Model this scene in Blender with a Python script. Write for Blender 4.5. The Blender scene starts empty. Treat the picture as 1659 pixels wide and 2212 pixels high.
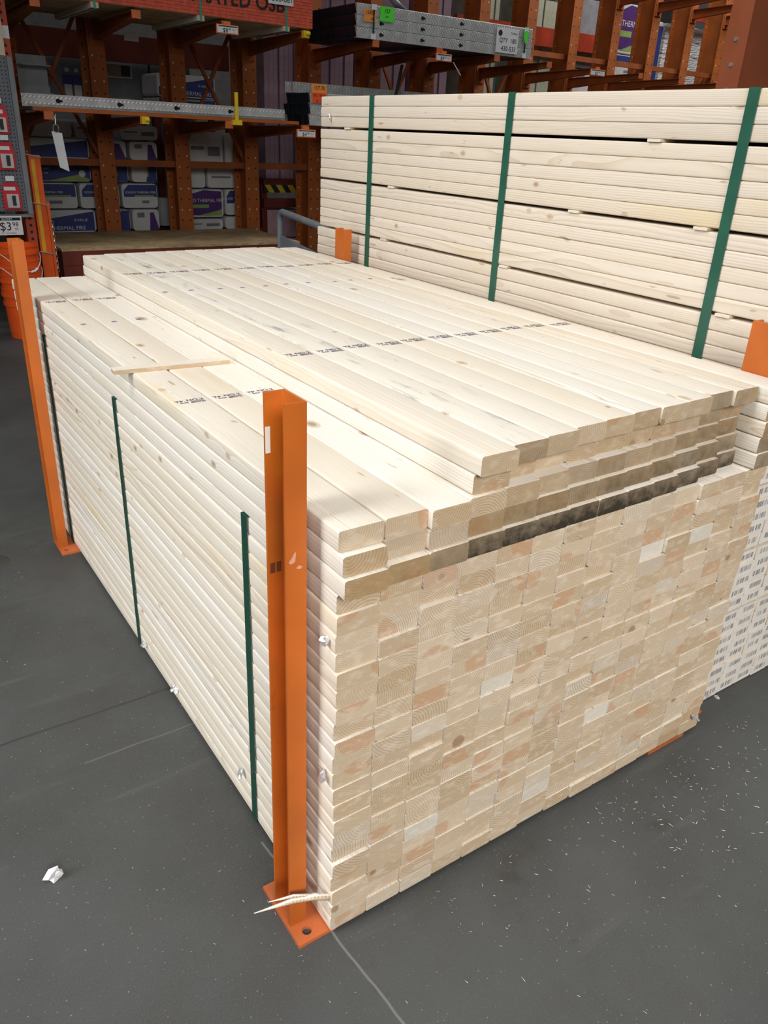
import bpy, math, random
from mathutils import Vector, Matrix
random.seed(7)
C = bpy.context.scene.collection
D = bpy.data
PI = math.pi

# ---------------------------------------------------------------- materials
class G:
    """a small node-tree writer"""
    def __init__(s, name):
        s.m = D.materials.new(name); s.m.use_nodes = True
        s.t = s.m.node_tree; s.t.nodes.clear()
        s.tc = s.t.nodes.new('ShaderNodeTexCoord')
        s.obj = s.tc.outputs['Object']; s.nor = s.tc.outputs['Normal']
    def n(s, typ, inp=None, out=0, **pr):
        nd = s.t.nodes.new(typ)
        for k, v in pr.items(): setattr(nd, k, v)
        for k, v in (inp or {}).items():
            if isinstance(v, bpy.types.NodeSocket): s.t.links.new(v, nd.inputs[k])
            else: nd.inputs[k].default_value = v
        return nd.outputs[out]
    def ma(s, op, a, b=0.0, c=0.0, clamp=False):
        return s.n('ShaderNodeMath', {0: a, 1: b, 2: c}, operation=op, use_clamp=clamp)
    def sep(s, v):
        nd = s.t.nodes.new('ShaderNodeSeparateXYZ'); s.t.links.new(v, nd.inputs[0]); return nd.outputs
    def comb(s, x, y, z): return s.n('ShaderNodeCombineXYZ', {0: x, 1: y, 2: z})
    def mix(s, f, a, b, blend='MIX'):
        c4 = lambda c: c if isinstance(c, bpy.types.NodeSocket) else (c[0], c[1], c[2], 1)
        return s.n('ShaderNodeMix', {0: f, 6: c4(a), 7: c4(b)}, out=2, data_type='RGBA', blend_type=blend)
    def st(s, x, lo, hi, a=0.0, b=1.0):
        return s.n('ShaderNodeMapRange', {0: x, 1: lo, 2: hi, 3: a, 4: b}, interpolation_type='SMOOTHSTEP')
    def noise(s, v, scale, detail=2.0, rough=0.5):
        return s.n('ShaderNodeTexNoise', {'Vector': v, 'Scale': scale, 'Detail': detail, 'Roughness': rough})
    def attr(s, name): return s.n('ShaderNodeAttribute', out=2, attribute_type='OBJECT', attribute_name=name)
    def rnd(s): return s.n('ShaderNodeObjectInfo', out=5)
    def white(s, w, out=1): return s.n('ShaderNodeTexWhiteNoise', {'W': w}, out=out, noise_dimensions='1D')
    def done(s, col, rough=0.6, metal=0.0, bump=None, bstr=0.2, bdist=0.002, alpha=None, emit=None, spec=None):
        p = s.t.nodes.new('ShaderNodeBsdfPrincipled'); o = s.t.nodes.new('ShaderNodeOutputMaterial')
        def put(k, v):
            if isinstance(v, bpy.types.NodeSocket): s.t.links.new(v, p.inputs[k])
            else: p.inputs[k].default_value = (v[0], v[1], v[2], 1) if isinstance(v, (tuple, list)) else v
        put('Base Color', col); put('Roughness', rough); put('Metallic', metal)
        if spec is not None: put('Specular IOR Level', spec)
        if bump is not None:
            b = s.n('ShaderNodeBump', {'Height': bump, 'Strength': bstr, 'Distance': bdist})
            s.t.links.new(b, p.inputs['Normal'])
        if alpha is not None: put('Alpha', alpha)
        s.t.links.new(p.outputs[0], o.inputs[0]); return s.m

def flat(name, col, rough=0.6, metal=0.0, var=0.12, scale=9.0, spec=None):
    g = G(name)
    nz = g.noise(g.obj, scale, 4.0)
    c = g.mix(g.st(nz, 0.3, 0.7), [x * (1 - var) for x in col], [min(1, x * (1 + var)) for x in col])
    return g.done(c, rough, metal, spec=spec)

def wood_material():
    g = G('pine')
    x, y, z = g.sep(g.obj)[:3]
    nx, ny, nz = g.sep(g.nor)[:3]
    r = g.rnd()
    r1, r2, r3 = g.sep(g.white(g.ma('MULTIPLY', r, 917.0)))[:3]
    r4, r5, r6 = g.sep(g.white(g.ma('MULTIPLY_ADD', r, 533.0, 17.0)))[:3]
    yo = g.ma('MULTIPLY_ADD', r, 61.0, y)
    end = g.ma('GREATER_THAN', g.ma('ABSOLUTE', ny), 0.6)
    # knots
    kv = g.n('ShaderNodeTexVoronoi', {'Vector': g.comb(g.ma('MULTIPLY', x, 9.0), g.ma('MULTIPLY', yo, 5.5), g.ma('MULTIPLY', z, 9.0)), 'Scale': 1.0}, voronoi_dimensions='3D')
    kcol = kv.node.outputs[1]
    krnd = g.sep(kcol)[0]
    kd = g.ma('DIVIDE', kv, g.ma('MULTIPLY_ADD', g.ma('POWER', krnd, 2.0), 0.9, 0.28))
    swirl = g.ma('MULTIPLY', g.ma('POWER', 2.718, g.ma('MULTIPLY', g.ma('MULTIPLY', kd, kd), -16.0)), 0.010)
    # growth rings about a pith that runs along the board
    w1 = g.noise(g.comb(g.ma('MULTIPLY', x, 2.0), g.ma('MULTIPLY', yo, 1.1), g.ma('MULTIPLY', z, 2.0)), 1.3, 2.0)
    w2 = g.noise(g.comb(g.ma('MULTIPLY', yo, 0.9), 3.1, r), 1.0, 1.0)
    wx = g.ma('ADD', g.ma('SUBTRACT', x, g.ma('MULTIPLY_ADD', r1, 0.15, -0.075)), g.ma('MULTIPLY_ADD', w1, 0.030, -0.015))
    wz = g.ma('ADD', g.ma('SUBTRACT', z, g.ma('MULTIPLY_ADD', r2, 0.14, -0.07)), g.ma('ADD', swirl, g.ma('MULTIPLY_ADD', w2, 0.024, -0.012)))
    rings = g.n('ShaderNodeTexWave', {'Vector': g.comb(wx, g.ma('MULTIPLY', yo, 0.02), wz), 'Scale': g.ma('MULTIPLY_ADD', r3, 38.0, 44.0), 'Distortion': 1.6, 'Detail': 2.0, 'Detail Scale': 0.35},
                out=1, wave_type='RINGS', rings_direction='Y', wave_profile='SAW')
    rp = g.ma('POWER', rings, 2.6)
    fine = g.noise(g.comb(g.ma('MULTIPLY', x, 420.0), g.ma('MULTIPLY', yo, 7.0), g.ma('MULTIPLY', z, 420.0)), 1.0, 3.0)
    # long faces
    base = g.mix(r4, (0.80, 0.72, 0.60), (0.85, 0.81, 0.735))
    base = g.mix(g.attr('tint'), base, (0.74, 0.60, 0.47))
    side = g.mix(g.ma('MULTIPLY', rp, g.ma('MULTIPLY_ADD', r5, 0.34, 0.22)), base, (0.48, 0.335, 0.195))
    side = g.mix(g.st(fine, 0.5, 0.78, 0.0, 0.30), side, (0.56, 0.42, 0.27))
    yel = g.noise(g.comb(g.ma('MULTIPLY', x, 16.0), g.ma('MULTIPLY', yo, 1.6), z), 1.0, 3.0)
    side = g.mix(g.st(yel, 0.58, 0.78, 0.0, 0.45), side, (0.74, 0.58, 0.31))
    gry = g.noise(g.comb(g.ma('MULTIPLY', x, 10.0), g.ma('MULTIPLY', yo, 0.8), g.ma('ADD', z, 4.0)), 1.0, 4.0)
    side = g.mix(g.st(gry, 0.60, 0.8, 0.0, 0.22), side, (0.50, 0.46, 0.40))
    mold = g.noise(g.comb(g.ma('MULTIPLY', x, 30.0), g.ma('MULTIPLY', y, 5.0), 2.0), 1.0, 5.0, 0.65)
    side = g.mix(g.ma('MULTIPLY', g.st(mold, 0.52, 0.72, 0.0, 0.75), g.attr('mold')), side, (0.20, 0.21, 0.20))
    # dark flecks and knots
    fl = g.noise(g.comb(g.ma('MULTIPLY', x, 55.0), g.ma('MULTIPLY', yo, 11.0), g.ma('MULTIPLY', z, 55.0)), 1.0, 1.0)
    side = g.mix(g.st(fl, 0.735, 0.79, 0.0, 0.55), side, (0.30, 0.18, 0.09))
    side = g.mix(g.st(kd, 0.17, 0.125, 0.0, 0.5), side, (0.46, 0.28, 0.14))
    side = g.mix(g.st(kd, 0.10, 0.06, 0.0, 0.55), side, (0.20, 0.115, 0.06))
    # sawn ends
    e0 = g.mix(r6, (0.52, 0.385, 0.245), (0.65, 0.52, 0.375))
    e0 = g.mix(g.st(r5, 0.80, 0.97, 0.0, 0.6), e0, (0.62, 0.55, 0.46))
    e1 = g.mix(g.ma('MULTIPLY', rp, g.ma('MULTIPLY_ADD', r4, 0.55, 0.28)), e0, (0.25, 0.155, 0.075))
    rad = g.ma('SQRT', g.ma('ADD', g.ma('MULTIPLY', wx, wx), g.ma('MULTIPLY', wz, wz)))
    heart = g.ma('MULTIPLY', g.st(rad, 0.046, 0.040), g.ma('GREATER_THAN', r3, 0.72))
    e1 = g.mix(g.ma('MULTIPLY', heart, 0.55), e1, (0.50, 0.27, 0.14))
    pv = g.noise(g.comb(g.ma('MULTIPLY', x, 1.0), g.ma('MULTIPLY', r, 40.0), g.ma('MULTIPLY', z, 2.0)), 34.0, 2.0)
    e1 = g.mix(g.st(pv, 0.48, 0.72, 0.0, 0.38), e1, (0.76, 0.66, 0.53))
    saw = g.noise(g.comb(g.ma('MULTIPLY_ADD', z, 500.0, g.ma('MULTIPLY', x, 300.0)), r, 0.0), 1.0, 2.0)
    e1 = g.mix(g.st(saw, 0.45, 0.75, 0.0, 0.13), e1, (0.80, 0.72, 0.60))
    e1 = g.mix(g.ma('MULTIPLY', g.attr('white'), g.st(pv, 0.3, 0.6, 0.9, 0.55)), e1, (0.70, 0.68, 0.62))
    e1 = g.mix(g.ma('MULTIPLY', g.st(kd, 0.15, 0.10, 0.0, 0.6), 1.0), e1, (0.24, 0.11, 0.045))
    dn = g.noise(g.comb(x, g.ma('MULTIPLY', r, 30.0), z), 38.0, 5.0, 0.62)
    e1 = g.mix(g.ma('MULTIPLY', g.attr('stain'), g.st(dn, 0.2, 0.75, 1.0, 0.62)), e1, (0.335, 0.195, 0.062))
    e1 = g.mix(g.ma('MULTIPLY', g.ma('MULTIPLY', g.attr('dirt'), g.st(dn, 0.32, 0.70, 1.0, 0.72)), g.ma('MULTIPLY_ADD', z, -9.0, 0.92), clamp=True), e1, (0.042, 0.033, 0.022))
    # printed barcode on the whitened ends
    bc = g.attr('barcode')
    e1 = g.mix(g.ma('MULTIPLY', bc, g.st(dn, 0.25, 0.7, 0.88, 0.62)), e1, (0.74, 0.715, 0.67))
    bar = g.white(g.ma('ADD', g.ma('FLOOR', g.ma('MULTIPLY', x, 900.0)), g.ma('FLOOR', g.ma('MULTIPLY', r, 500.0))), out=0)
    inx = g.ma('LESS_THAN', g.ma('ABSOLUTE', g.ma('ADD', x, g.ma('MULTIPLY_ADD', r1, 0.008, -0.008))), 0.029)
    inz = g.ma('LESS_THAN', g.ma('ABSOLUTE', g.ma('ADD', z, g.ma('MULTIPLY_ADD', r2, 0.004, -0.004))), 0.0085)
    bm = g.ma('MULTIPLY', g.ma('MULTIPLY', inx, inz), g.ma('MULTIPLY', g.ma('GREATER_THAN', bar, 0.42), bc))
    e1 = g.mix(g.ma('MULTIPLY', bm, 0.8), e1, (0.09, 0.09, 0.11))
    col = g.mix(end, side, e1)
    return g.done(col, 0.72, 0.0, bump=g.ma('ADD', g.ma('MULTIPLY', rings, 0.5), fine), bstr=0.16, bdist=0.0012, spec=0.25)

def paint(name, col, dark=0.25, chips=True, holes=None, rough=0.45):
    g = G(name)
    n1 = g.noise(g.obj, 5.0, 5.0)
    c = g.mix(g.st(n1, 0.3, 0.72), [v * (1 - dark) for v in col], [min(1, v * (1 + dark)) for v in col])
    if chips:
        x, y, z = g.sep(g.obj)[:3]
        sc = g.noise(g.comb(g.ma('MULTIPLY', x, 60.0), g.ma('MULTIPLY', y, 60.0), g.ma('MULTIPLY', z, 16.0)), 1.0, 4.0, 0.6)
        c = g.mix(g.st(sc, 0.70, 0.74, 0.0, 0.7), c, (0.06, 0.03, 0.015))
        sc2 = g.noise(g.comb(g.ma('MULTIPLY', x, 22.0), g.ma('MULTIPLY', y, 22.0), g.ma('MULTIPLY', z, 9.0)), 1.0, 5.0, 0.7)
        c = g.mix(g.st(sc2, 0.60, 0.75, 0.0, 0.4), c, (0.16, 0.045, 0.015))
        c = g.mix(g.st(z, 0.10, 0.0, 0.0, 0.25), c, (0.12, 0.04, 0.015))
    if holes:
        x, y, z = g.sep(g.obj)[:3]
        nx, ny, nz = g.sep(g.nor)[:3]
        dx = g.ma('SUBTRACT', g.ma('ABSOLUTE', x), holes[0])
        dz = g.ma('MULTIPLY', g.ma('SUBTRACT', g.ma('FRACT', g.ma('DIVIDE', z, holes[1])), 0.5), holes[1])
        d = g.ma('SQRT', g.ma('ADD', g.ma('MULTIPLY', dx, dx), g.ma('MULTIPLY', dz, dz)))
        h = g.ma('MULTIPLY', g.ma('LESS_THAN', d, holes[2]), g.ma('GREATER_THAN', g.ma('ABSOLUTE', ny), 0.6))
        bolt = g.ma('GREATER_THAN', g.white(g.ma('ADD', g.ma('FLOOR', g.ma('DIVIDE', z, holes[1])), g.ma('SIGN', x)), out=0), holes[3])
        c = g.mix(h, c, g.mix(bolt, (0.006, 0.004, 0.003), (0.55, 0.5, 0.46)))
    return g.done(c, rough)

def metal(name, col=(0.55, 0.56, 0.57), rough=0.32, dimple=False, met=0.75):
    g = G(name)
    n1 = g.noise(g.obj, 14.0, 4.0)
    c = g.mix(g.st(n1, 0.3, 0.7), [v * 0.8 for v in col], col)
    bump = None
    if dimple:
        x, y, z = g.sep(g.obj)[:3]
        fx = g.ma('SINE', g.ma('MULTIPLY', x, 190.0))
        bz = g.ma('ADD', g.st(g.ma('ABSOLUTE', g.ma('SUBTRACT', z, 0.069)), 0.009, 0.002), g.ma('MULTIPLY', g.st(g.ma('ABSOLUTE', g.ma('SUBTRACT', z, 0.024)), 0.009, 0.002), 0.6))
        bump = g.ma('MULTIPLY', fx, bz)
    return g.done(c, rough, met, bump=bump, bstr=0.55, bdist=0.004)

def floor_material():
    g = G('concrete')
    x, y, z = g.sep(g.obj)[:3]
    a = g.noise(g.obj, 1.1, 6.0, 0.6); b = g.noise(g.obj, 7.0, 5.0, 0.6); f = g.noise(g.obj, 320.0, 2.0)
    c = g.mix(g.st(a, 0.32, 0.7), (0.054, 0.054, 0.050), (0.082, 0.085, 0.084))
    c = g.mix(g.st(b, 0.52, 0.75, 0.0, 0.4), c, (0.072, 0.066, 0.056))
    c = g.mix(g.st(f, 0.45, 0.7, 0.0, 0.35), c, (0.12, 0.122, 0.118))
    sp = g.noise(g.obj, 150.0, 1.0)
    c = g.mix(g.st(sp, 0.72, 0.78, 0.0, 0.55), c, (0.40, 0.38, 0.34))
    sm = g.noise(g.obj, 3.2, 5.0, 0.7)
    c = g.mix(g.st(sm, 0.61, 0.72, 0.0, 0.42), c, (0.040, 0.036, 0.030))
    sc = g.noise(g.comb(g.ma('MULTIPLY_ADD', x, 1.0, g.ma('MULTIPLY', y, 0.6)), g.ma('MULTIPLY', y, 9.0), 0.0), 1.4, 4.0)
    c = g.mix(g.st(sc, 0.60, 0.75, 0.0, 0.12), c, (0.23, 0.23, 0.22))
    wob = g.ma('MULTIPLY_ADD', g.noise(g.obj, 9.0, 3.0), 0.010, -0.005)
    j1 = g.ma('MULTIPLY', g.st(g.ma('ABSOLUTE', g.ma('ADD', g.ma('SUBTRACT', y, 0.965), wob)), 0.006, 0.002), g.ma('LESS_THAN', x, 1.2))
    j2 = g.ma('MULTIPLY', g.st(g.ma('ABSOLUTE', g.ma('ADD', g.ma('SUBTRACT', x, g.ma('MULTIPLY_ADD', y, -0.08, 0.008)), wob)), 0.004, 0.0012), g.ma('LESS_THAN', y, 0.3))
    c = g.mix(g.ma('MULTIPLY', j1, 0.65), c, (0.035, 0.033, 0.03))
    c = g.mix(g.ma('MULTIPLY', j2, 0.6), c, (0.24, 0.24, 0.23))
    j3 = g.st(g.ma('ABSOLUTE', g.ma('ADD', g.ma('SUBTRACT', y, 0.78), wob)), 0.004, 0.001)
    c = g.mix(g.ma('MULTIPLY', g.ma('MULTIPLY', j3, 0.25), g.ma('GREATER_THAN', x, -0.3)), c, (0.26, 0.26, 0.25))
    return g.done(c, g.st(b, 0.3, 0.7, 0.5, 0.68), 0.0, bump=f, bstr=0.08, bdist=0.001, spec=0.32)

def osb_material():
    g = G('strand board')
    v = g.n('ShaderNodeTexVoronoi', {'Vector': g.n('ShaderNodeMapping', {'Vector': g.obj, 'Scale': (9, 34, 20)}), 'Scale': 1.6}, out=1)
    b = g.noise(g.obj, 3.0, 4.0)
    c = g.mix(g.sep(v)[0], (0.34, 0.23, 0.11), (0.58, 0.43, 0.24))
    c = g.mix(g.st(b, 0.35, 0.7, 0.0, 0.5), c, (0.16, 0.105, 0.05))
    return g.done(c, 0.75)

WOOD = wood_material()
M = dict(
    post=paint('orange post paint', (0.52, 0.122, 0.013), 0.12),
    plate=paint('orange plate paint', (0.60, 0.15, 0.045), 0.2),
    rack=paint('rack paint', (0.34, 0.085, 0.010), 0.15, chips=False, rough=0.7, holes=(0.042, 0.1016, 0.0085, 0.62)),
    arm=paint('arm paint', (0.28, 0.066, 0.009), 0.18, chips=False, rough=0.7),
    armtip=paint('arm tip paint', (0.62, 0.16, 0.05), 0.15, chips=False),
    redbeam=paint('red beam paint', (0.15, 0.020, 0.008), 0.2, chips=False, rough=0.7),
    redbright=paint('bright red beam paint', (0.45, 0.05, 0.02), 0.2, chips=False),
    column=paint('column paint', (0.30, 0.078, 0.030), 0.1, chips=False),
    perf=paint('perforated red upright', (0.50, 0.07, 0.025), 0.1, chips=False, holes=(0.0, 0.0508, 0.011, 2.0)),
    gate=flat('gate orange', (0.80, 0.12, 0.012), 0.4),
    bucket=flat('bucket orange', (0.80, 0.10, 0.014), 0.35, var=0.06),
    strap=flat('green strap', (0.008, 0.060, 0.038), 0.35),
    strap2=flat('green strap pale', (0.022, 0.105, 0.068), 0.35),
    strap3=flat('teal strap', (0.05, 0.30, 0.21), 0.4),
    stud=metal('galvanised stud', (0.66, 0.66, 0.65), dimple=True, met=0.3), studshade=flat('stud steel with painted shade', (0.016, 0.020, 0.028), 0.35), steel=metal('bright steel', (0.7, 0.7, 0.7), 0.25),  # near-black on the rear studs paints in the shade of the end cavities
    hole=flat('punch hole', (0.004, 0.004, 0.005), 0.9),
    osb=osb_material(), osbred=flat('red sealed edge', (0.66, 0.100, 0.048), 0.7, var=0.2, scale=30.0),
    floor=floor_material(),
    ink=flat('stamp ink', (0.085, 0.09, 0.145), 0.8, var=0.4, scale=120.0), inkblue=flat('blue ink', (0.09, 0.13, 0.33), 0.8, var=0.5, scale=180.0),
    black=flat('black', (0.012, 0.012, 0.014), 0.6), blk2=flat('charcoal', (0.03, 0.03, 0.035), 0.7),
    white=flat('white paper', (0.78, 0.78, 0.80), 0.6, var=0.04), foil=metal('crumpled foil', (0.85, 0.85, 0.87), 0.3),
    yellow=flat('yellow plastic', (0.80, 0.58, 0.015), 0.4, var=0.08), ytape=flat('yellow reflective tape', (0.75, 0.42, 0.02), 0.4),
    neon_o=flat('orange sticker', (1.0, 0.32, 0.05), 0.6, var=0.04), neon_r=flat('red orange sticker', (0.95, 0.10, 0.015), 0.6, var=0.04), neon_g=flat('green sticker', (0.10, 0.85, 0.05), 0.6, var=0.04),
    tagframe=flat('tag holder', (0.90, 0.20, 0.05), 0.4, var=0.04),
    grey=flat('grey frame paint', (0.20, 0.215, 0.235), 0.45), greyp=flat('grey peg board', (0.115, 0.125, 0.14), 0.5),
    gond=flat('pale grey panel', (0.22, 0.23, 0.245), 0.6), ply=flat('plywood panel', (0.62, 0.50, 0.34), 0.7, var=0.1),
    bag=flat('white bag plastic', (0.66, 0.66, 0.66), 0.45, var=0.06), bagblue=flat('bag blue print', (0.035, 0.05, 0.21), 0.45), bagpurple=flat('bag purple print', (0.09, 0.03, 0.17), 0.45),
    baggreen=flat('bag green print', (0.27, 0.40, 0.10), 0.5), bagtxt=flat('bag lettering', (0.72, 0.72, 0.74), 0.5, var=0.03), baggrey=flat('bag small print', (0.2, 0.2, 0.22), 0.6),
    pink=flat('pink foam', (0.36, 0.245, 0.31), 0.7), pinkb=flat('pink pack', (0.62, 0.36, 0.42), 0.5), greenp=flat('grey green board', (0.42, 0.44, 0.33), 0.7), pale=flat('pale board', (0.58, 0.54, 0.52), 0.7),
    silver=metal('silver wrap', (0.86, 0.87, 0.87), 0.34), red=flat('red pack', (0.58, 0.02, 0.035), 0.4), clear=flat('blister plastic', (0.62, 0.55, 0.55), 0.2),
    scuff=flat('rubbed paint', (0.62, 0.30, 0.20), 0.7), smudge=flat('grease', (0.13, 0.035, 0.01), 0.6),
    wall=flat('store wall', (0.10, 0.095, 0.09), 0.8), stain=flat('floor stain', (0.05, 0.046, 0.036), 0.7), card=flat('cardboard', (0.38, 0.27, 0.17), 0.8), film=flat('clear wrap', (0.30, 0.31, 0.33), 0.25),
)
def silver_bump():
    g = G('silver roll wrap'); nz = g.noise(g.n('ShaderNodeMapping', {'Vector': g.obj, 'Scale': (3, 3, 14)}), 3.0, 3.0)
    return g.done(g.mix(nz, (0.7, 0.71, 0.7), (0.95, 0.95, 0.95)), 0.3, 0.3, bump=nz, bstr=0.9, bdist=0.05)
M['silver'] = silver_bump()
def peg_mat():
    g = G('peg board'); x, y, z = g.sep(g.obj)[:3]
    f = lambda v: g.ma('MULTIPLY', g.ma('SUBTRACT', g.ma('FRACT', g.ma('DIVIDE', v, 0.0254)), 0.5), 0.0254)
    fx, fz = f(x), f(z); d = g.ma('SQRT', g.ma('ADD', g.ma('MULTIPLY', fx, fx), g.ma('MULTIPLY', fz, fz)))
    return g.done(g.mix(g.ma('LESS_THAN', d, 0.0048), (0.15, 0.165, 0.185), (0.008, 0.008, 0.01)), 0.5)
M['peg'] = peg_mat()
def hazard_mat():
    g = G('hazard stripes'); x, y, z = g.sep(g.obj)[:3]
    s_ = g.ma('FRACT', g.ma('DIVIDE', g.ma('ADD', x, g.ma('MULTIPLY', z, 0.7)), 0.15))
    return g.done(g.mix(g.ma('GREATER_THAN', s_, 0.5), (0.015, 0.015, 0.015), (0.55, 0.42, 0.02)), 0.5)
M['hazard'] = hazard_mat()

# ---------------------------------------------------------------- geometry helpers
class MB:
    def __init__(s): s.v = []; s.f = []
    def add(s, vs, fs):
        o = len(s.v); s.v += [tuple(p) for p in vs]; s.f += [tuple(i + o for i in f) for f in fs]; return s
    def box(s, x0, x1, y0, y1, z0, z1, mat=None):
        vs = [Vector((x, y, z)) for z in (z0, z1) for y in (y0, y1) for x in (x0, x1)]
        if mat: vs = [mat @ p for p in vs]
        return s.add(vs, [(0, 2, 3, 1), (4, 5, 7, 6), (0, 1, 5, 4), (2, 6, 7, 3), (0, 4, 6, 2), (1, 3, 7, 5)])
    def prism(s, poly, a, b, axis='z'):
        """poly: list of 2-D points counter-clockwise; extruded from a to b along the axis"""
        f = {'z': lambda p, t: (p[0], p[1], t), 'y': lambda p, t: (p[0], t, p[1]), 'x': lambda p, t: (t, p[0], p[1])}[axis]
        n = len(poly); vs = [f(p, a) for p in poly] + [f(p, b) for p in poly]
        flip = axis == 'y'
        fs = [tuple(range(n))[::-1], tuple(range(n, 2 * n))] + [(i, (i + 1) % n, (i + 1) % n + n, i + n) for i in range(n)]
        if flip: fs = [q[::-1] for q in fs]
        return s.add(vs, fs)
    def tube(s, pts, r, n=10, cap=True, radii=None):
        pts = [Vector(p) for p in pts]; rings = []
        for i, p in enumerate(pts):
            t = (pts[min(i + 1, len(pts) - 1)] - pts[max(i - 1, 0)]).normalized()
            a = t.orthogonal().normalized() if i == 0 else (u_ - t * u_.dot(t)).normalized()
            u_ = a; b = t.cross(a); rr = radii[i] if radii else r
            rings.append([p + (a * math.cos(2 * PI * k / n) + b * math.sin(2 * PI * k / n)) * rr for k in range(n)])
        vs = [q for rg in rings for q in rg]; fs = []
        for i in range(len(pts) - 1):
            for k in range(n): fs.append((i * n + k, i * n + (k + 1) % n, (i + 1) * n + (k + 1) % n, (i + 1) * n + k))
        if cap: fs += [tuple(range(n))[::-1], tuple(range((len(pts) - 1) * n, len(pts) * n))]
        return s.add(vs, fs)
    def lathe(s, prof, n=28):
        vs = [(r * math.cos(2 * PI * k / n), r * math.sin(2 * PI * k / n), z) for r, z in prof for k in range(n)]
        fs = [(i * n + k, i * n + (k + 1) % n, (i + 1) * n + (k + 1) % n, (i + 1) * n + k) for i in range(len(prof) - 1) for k in range(n)]
        return s.add(vs, fs)
    def mesh(s, name='m', smooth=False):
        me = D.meshes.new(name); me.from_pydata(s.v, [], s.f); me.update()
        if smooth: me.polygons.foreach_set('use_smooth', [True] * len(me.polygons))
        return me

def box(*a): return MB().box(*a).mesh()

def link(name, me, mat=None, parent=None, loc=(0, 0, 0), rot=(0, 0, 0)):
    o = D.objects.new(name, me); C.objects.link(o)
    if me is not None and mat is not None:
        m = M[mat] if isinstance(mat, str) else mat
        if not me.materials: me.materials.append(m)
        elif me.materials[0] is not m:
            o.data = me = me.copy(); me.materials[0] = m
    o.location = loc; o.rotation_euler = rot
    if parent: o.parent = parent
    return o
def tag(o, label, cat, group=None, kind=None):
    o['label'] = label; o['category'] = cat
    if group: o['group'] = group
    if kind: o['kind'] = kind
    return o
def thing(name, label, cat, loc=(0, 0, 0), rot=(0, 0, 0), group=None):
    return tag(link(name, None, loc=loc, rot=rot), label, cat, group)
def solo(name, me, mat, label, cat, loc=(0, 0, 0), rot=(0, 0, 0), group=None, kind=None):
    return tag(link(name, me, mat, loc=loc, rot=rot), label, cat, group, kind)
def part(name, me, mat, parent, loc=(0, 0, 0), rot=(0, 0, 0), label=None, kind=None):
    o = link(name, me, mat, parent, loc, rot)
    if label: o['label'] = label
    if kind: o['kind'] = kind
    return o
def copy_tree(o, loc=None, label=None):
    c = o.copy(); C.objects.link(c)
    if loc is not None: c.location = loc
    if label: c['label'] = label
    for ch in list(o.children):
        k = ch.copy(); C.objects.link(k); k.parent = c
        for q in ch.children:
            e = q.copy(); C.objects.link(e); e.parent = k
    return c
_dg = None
def text_mesh(lines, fat=0.0):
    """lines: [(text, size, x, y)] -> one flat mesh in the XY plane"""
    mb = MB()
    for body, size, x, y in lines:
        cu = D.curves.new('t', 'FONT'); cu.body = body; cu.size = size; cu.resolution_u = 3; cu.offset = fat; cu.align_x = 'CENTER'
        ob = D.objects.new('t', cu); C.objects.link(ob)
        dg = bpy.context.evaluated_depsgraph_get(); dg.update()
        me = D.meshes.new_from_object(ob.evaluated_get(dg))
        mb.add([(p.co.x + x, p.co.y + y, 0) for p in me.vertices], [tuple(p.vertices) for p in me.polygons])
        D.objects.remove(ob); D.meshes.remove(me); D.curves.remove(cu)
    return mb.mesh('lettering')
STAND = (PI / 2, 0, 0)          # a flat lettering mesh stood up to face the aisle (-Y)
ORD = 'zeroth first second third fourth fifth sixth seventh eighth ninth tenth eleventh twelfth thirteenth fourteenth fifteenth sixteenth seventeenth eighteenth nineteenth twentieth twenty-first twenty-second twenty-third twenty-fourth twenty-fifth twenty-sixth twenty-seventh twenty-eighth twenty-ninth thirtieth thirty-first thirty-second thirty-third thirty-fourth thirty-fifth thirty-sixth thirty-seventh thirty-eighth thirty-ninth fortieth forty-first forty-second'.split()

# ---------------------------------------------------------------- boards
TK, PX, PZ, Z0 = 0.0389, 0.0895, 0.0396, 0.012
def board_mesh(L, w=0.0884, t=TK, r=0.0048, seg=3, ny=6):
    a, b = w / 2 - r, t / 2 - r; prof = []
    for cx, cz, st in ((a, -b, -PI / 2), (a, b, 0), (-a, b, PI / 2), (-a, -b, PI)):
        for k in range(seg + 1):
            an = st + PI / 2 * k / seg; prof.append((cx + r * math.cos(an), cz + r * math.sin(an)))
    n = len(prof); vs = []; fs = []
    for j in range(ny + 1):
        y = -L / 2 + L * j / ny
        vs += [(p[0], y, p[1]) for p in prof]
    for j in range(ny):
        for i in range(n): fs.append((j * n + i, (j + 1) * n + i, (j + 1) * n + (i + 1) % n, j * n + (i + 1) % n))
    b0 = len(vs); vs += [(p[0], -L / 2, p[1]) for p in prof] + [(p[0], L / 2, p[1]) for p in prof]
    fs += [tuple(range(b0, b0 + n)), tuple(range(b0 + n, b0 + 2 * n))[::-1]]
    me = D.meshes.new('board'); me.from_pydata(vs, [], fs); me.materials.append(WOOD)
    for p in me.polygons: p.use_smooth = abs(p.normal.y) < 0.5
    me.flip_normals() if me.polygons[-1].normal.y < 0 else None
    return me
LU, LL, LB = 2.457, 2.50, 2.385
B_UNIT, B_LOOSE, B_BACK = board_mesh(LU), board_mesh(LL), board_mesh(LB)
def board(name, me, label, group, loc, rotz=0.0, **props):
    o = link(name, me, loc=loc, rot=(0, 0, rotz))
    tag(o, label, 'lumber', group)
    for k, v in props.items(): o[k] = float(v)
    return o

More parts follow.
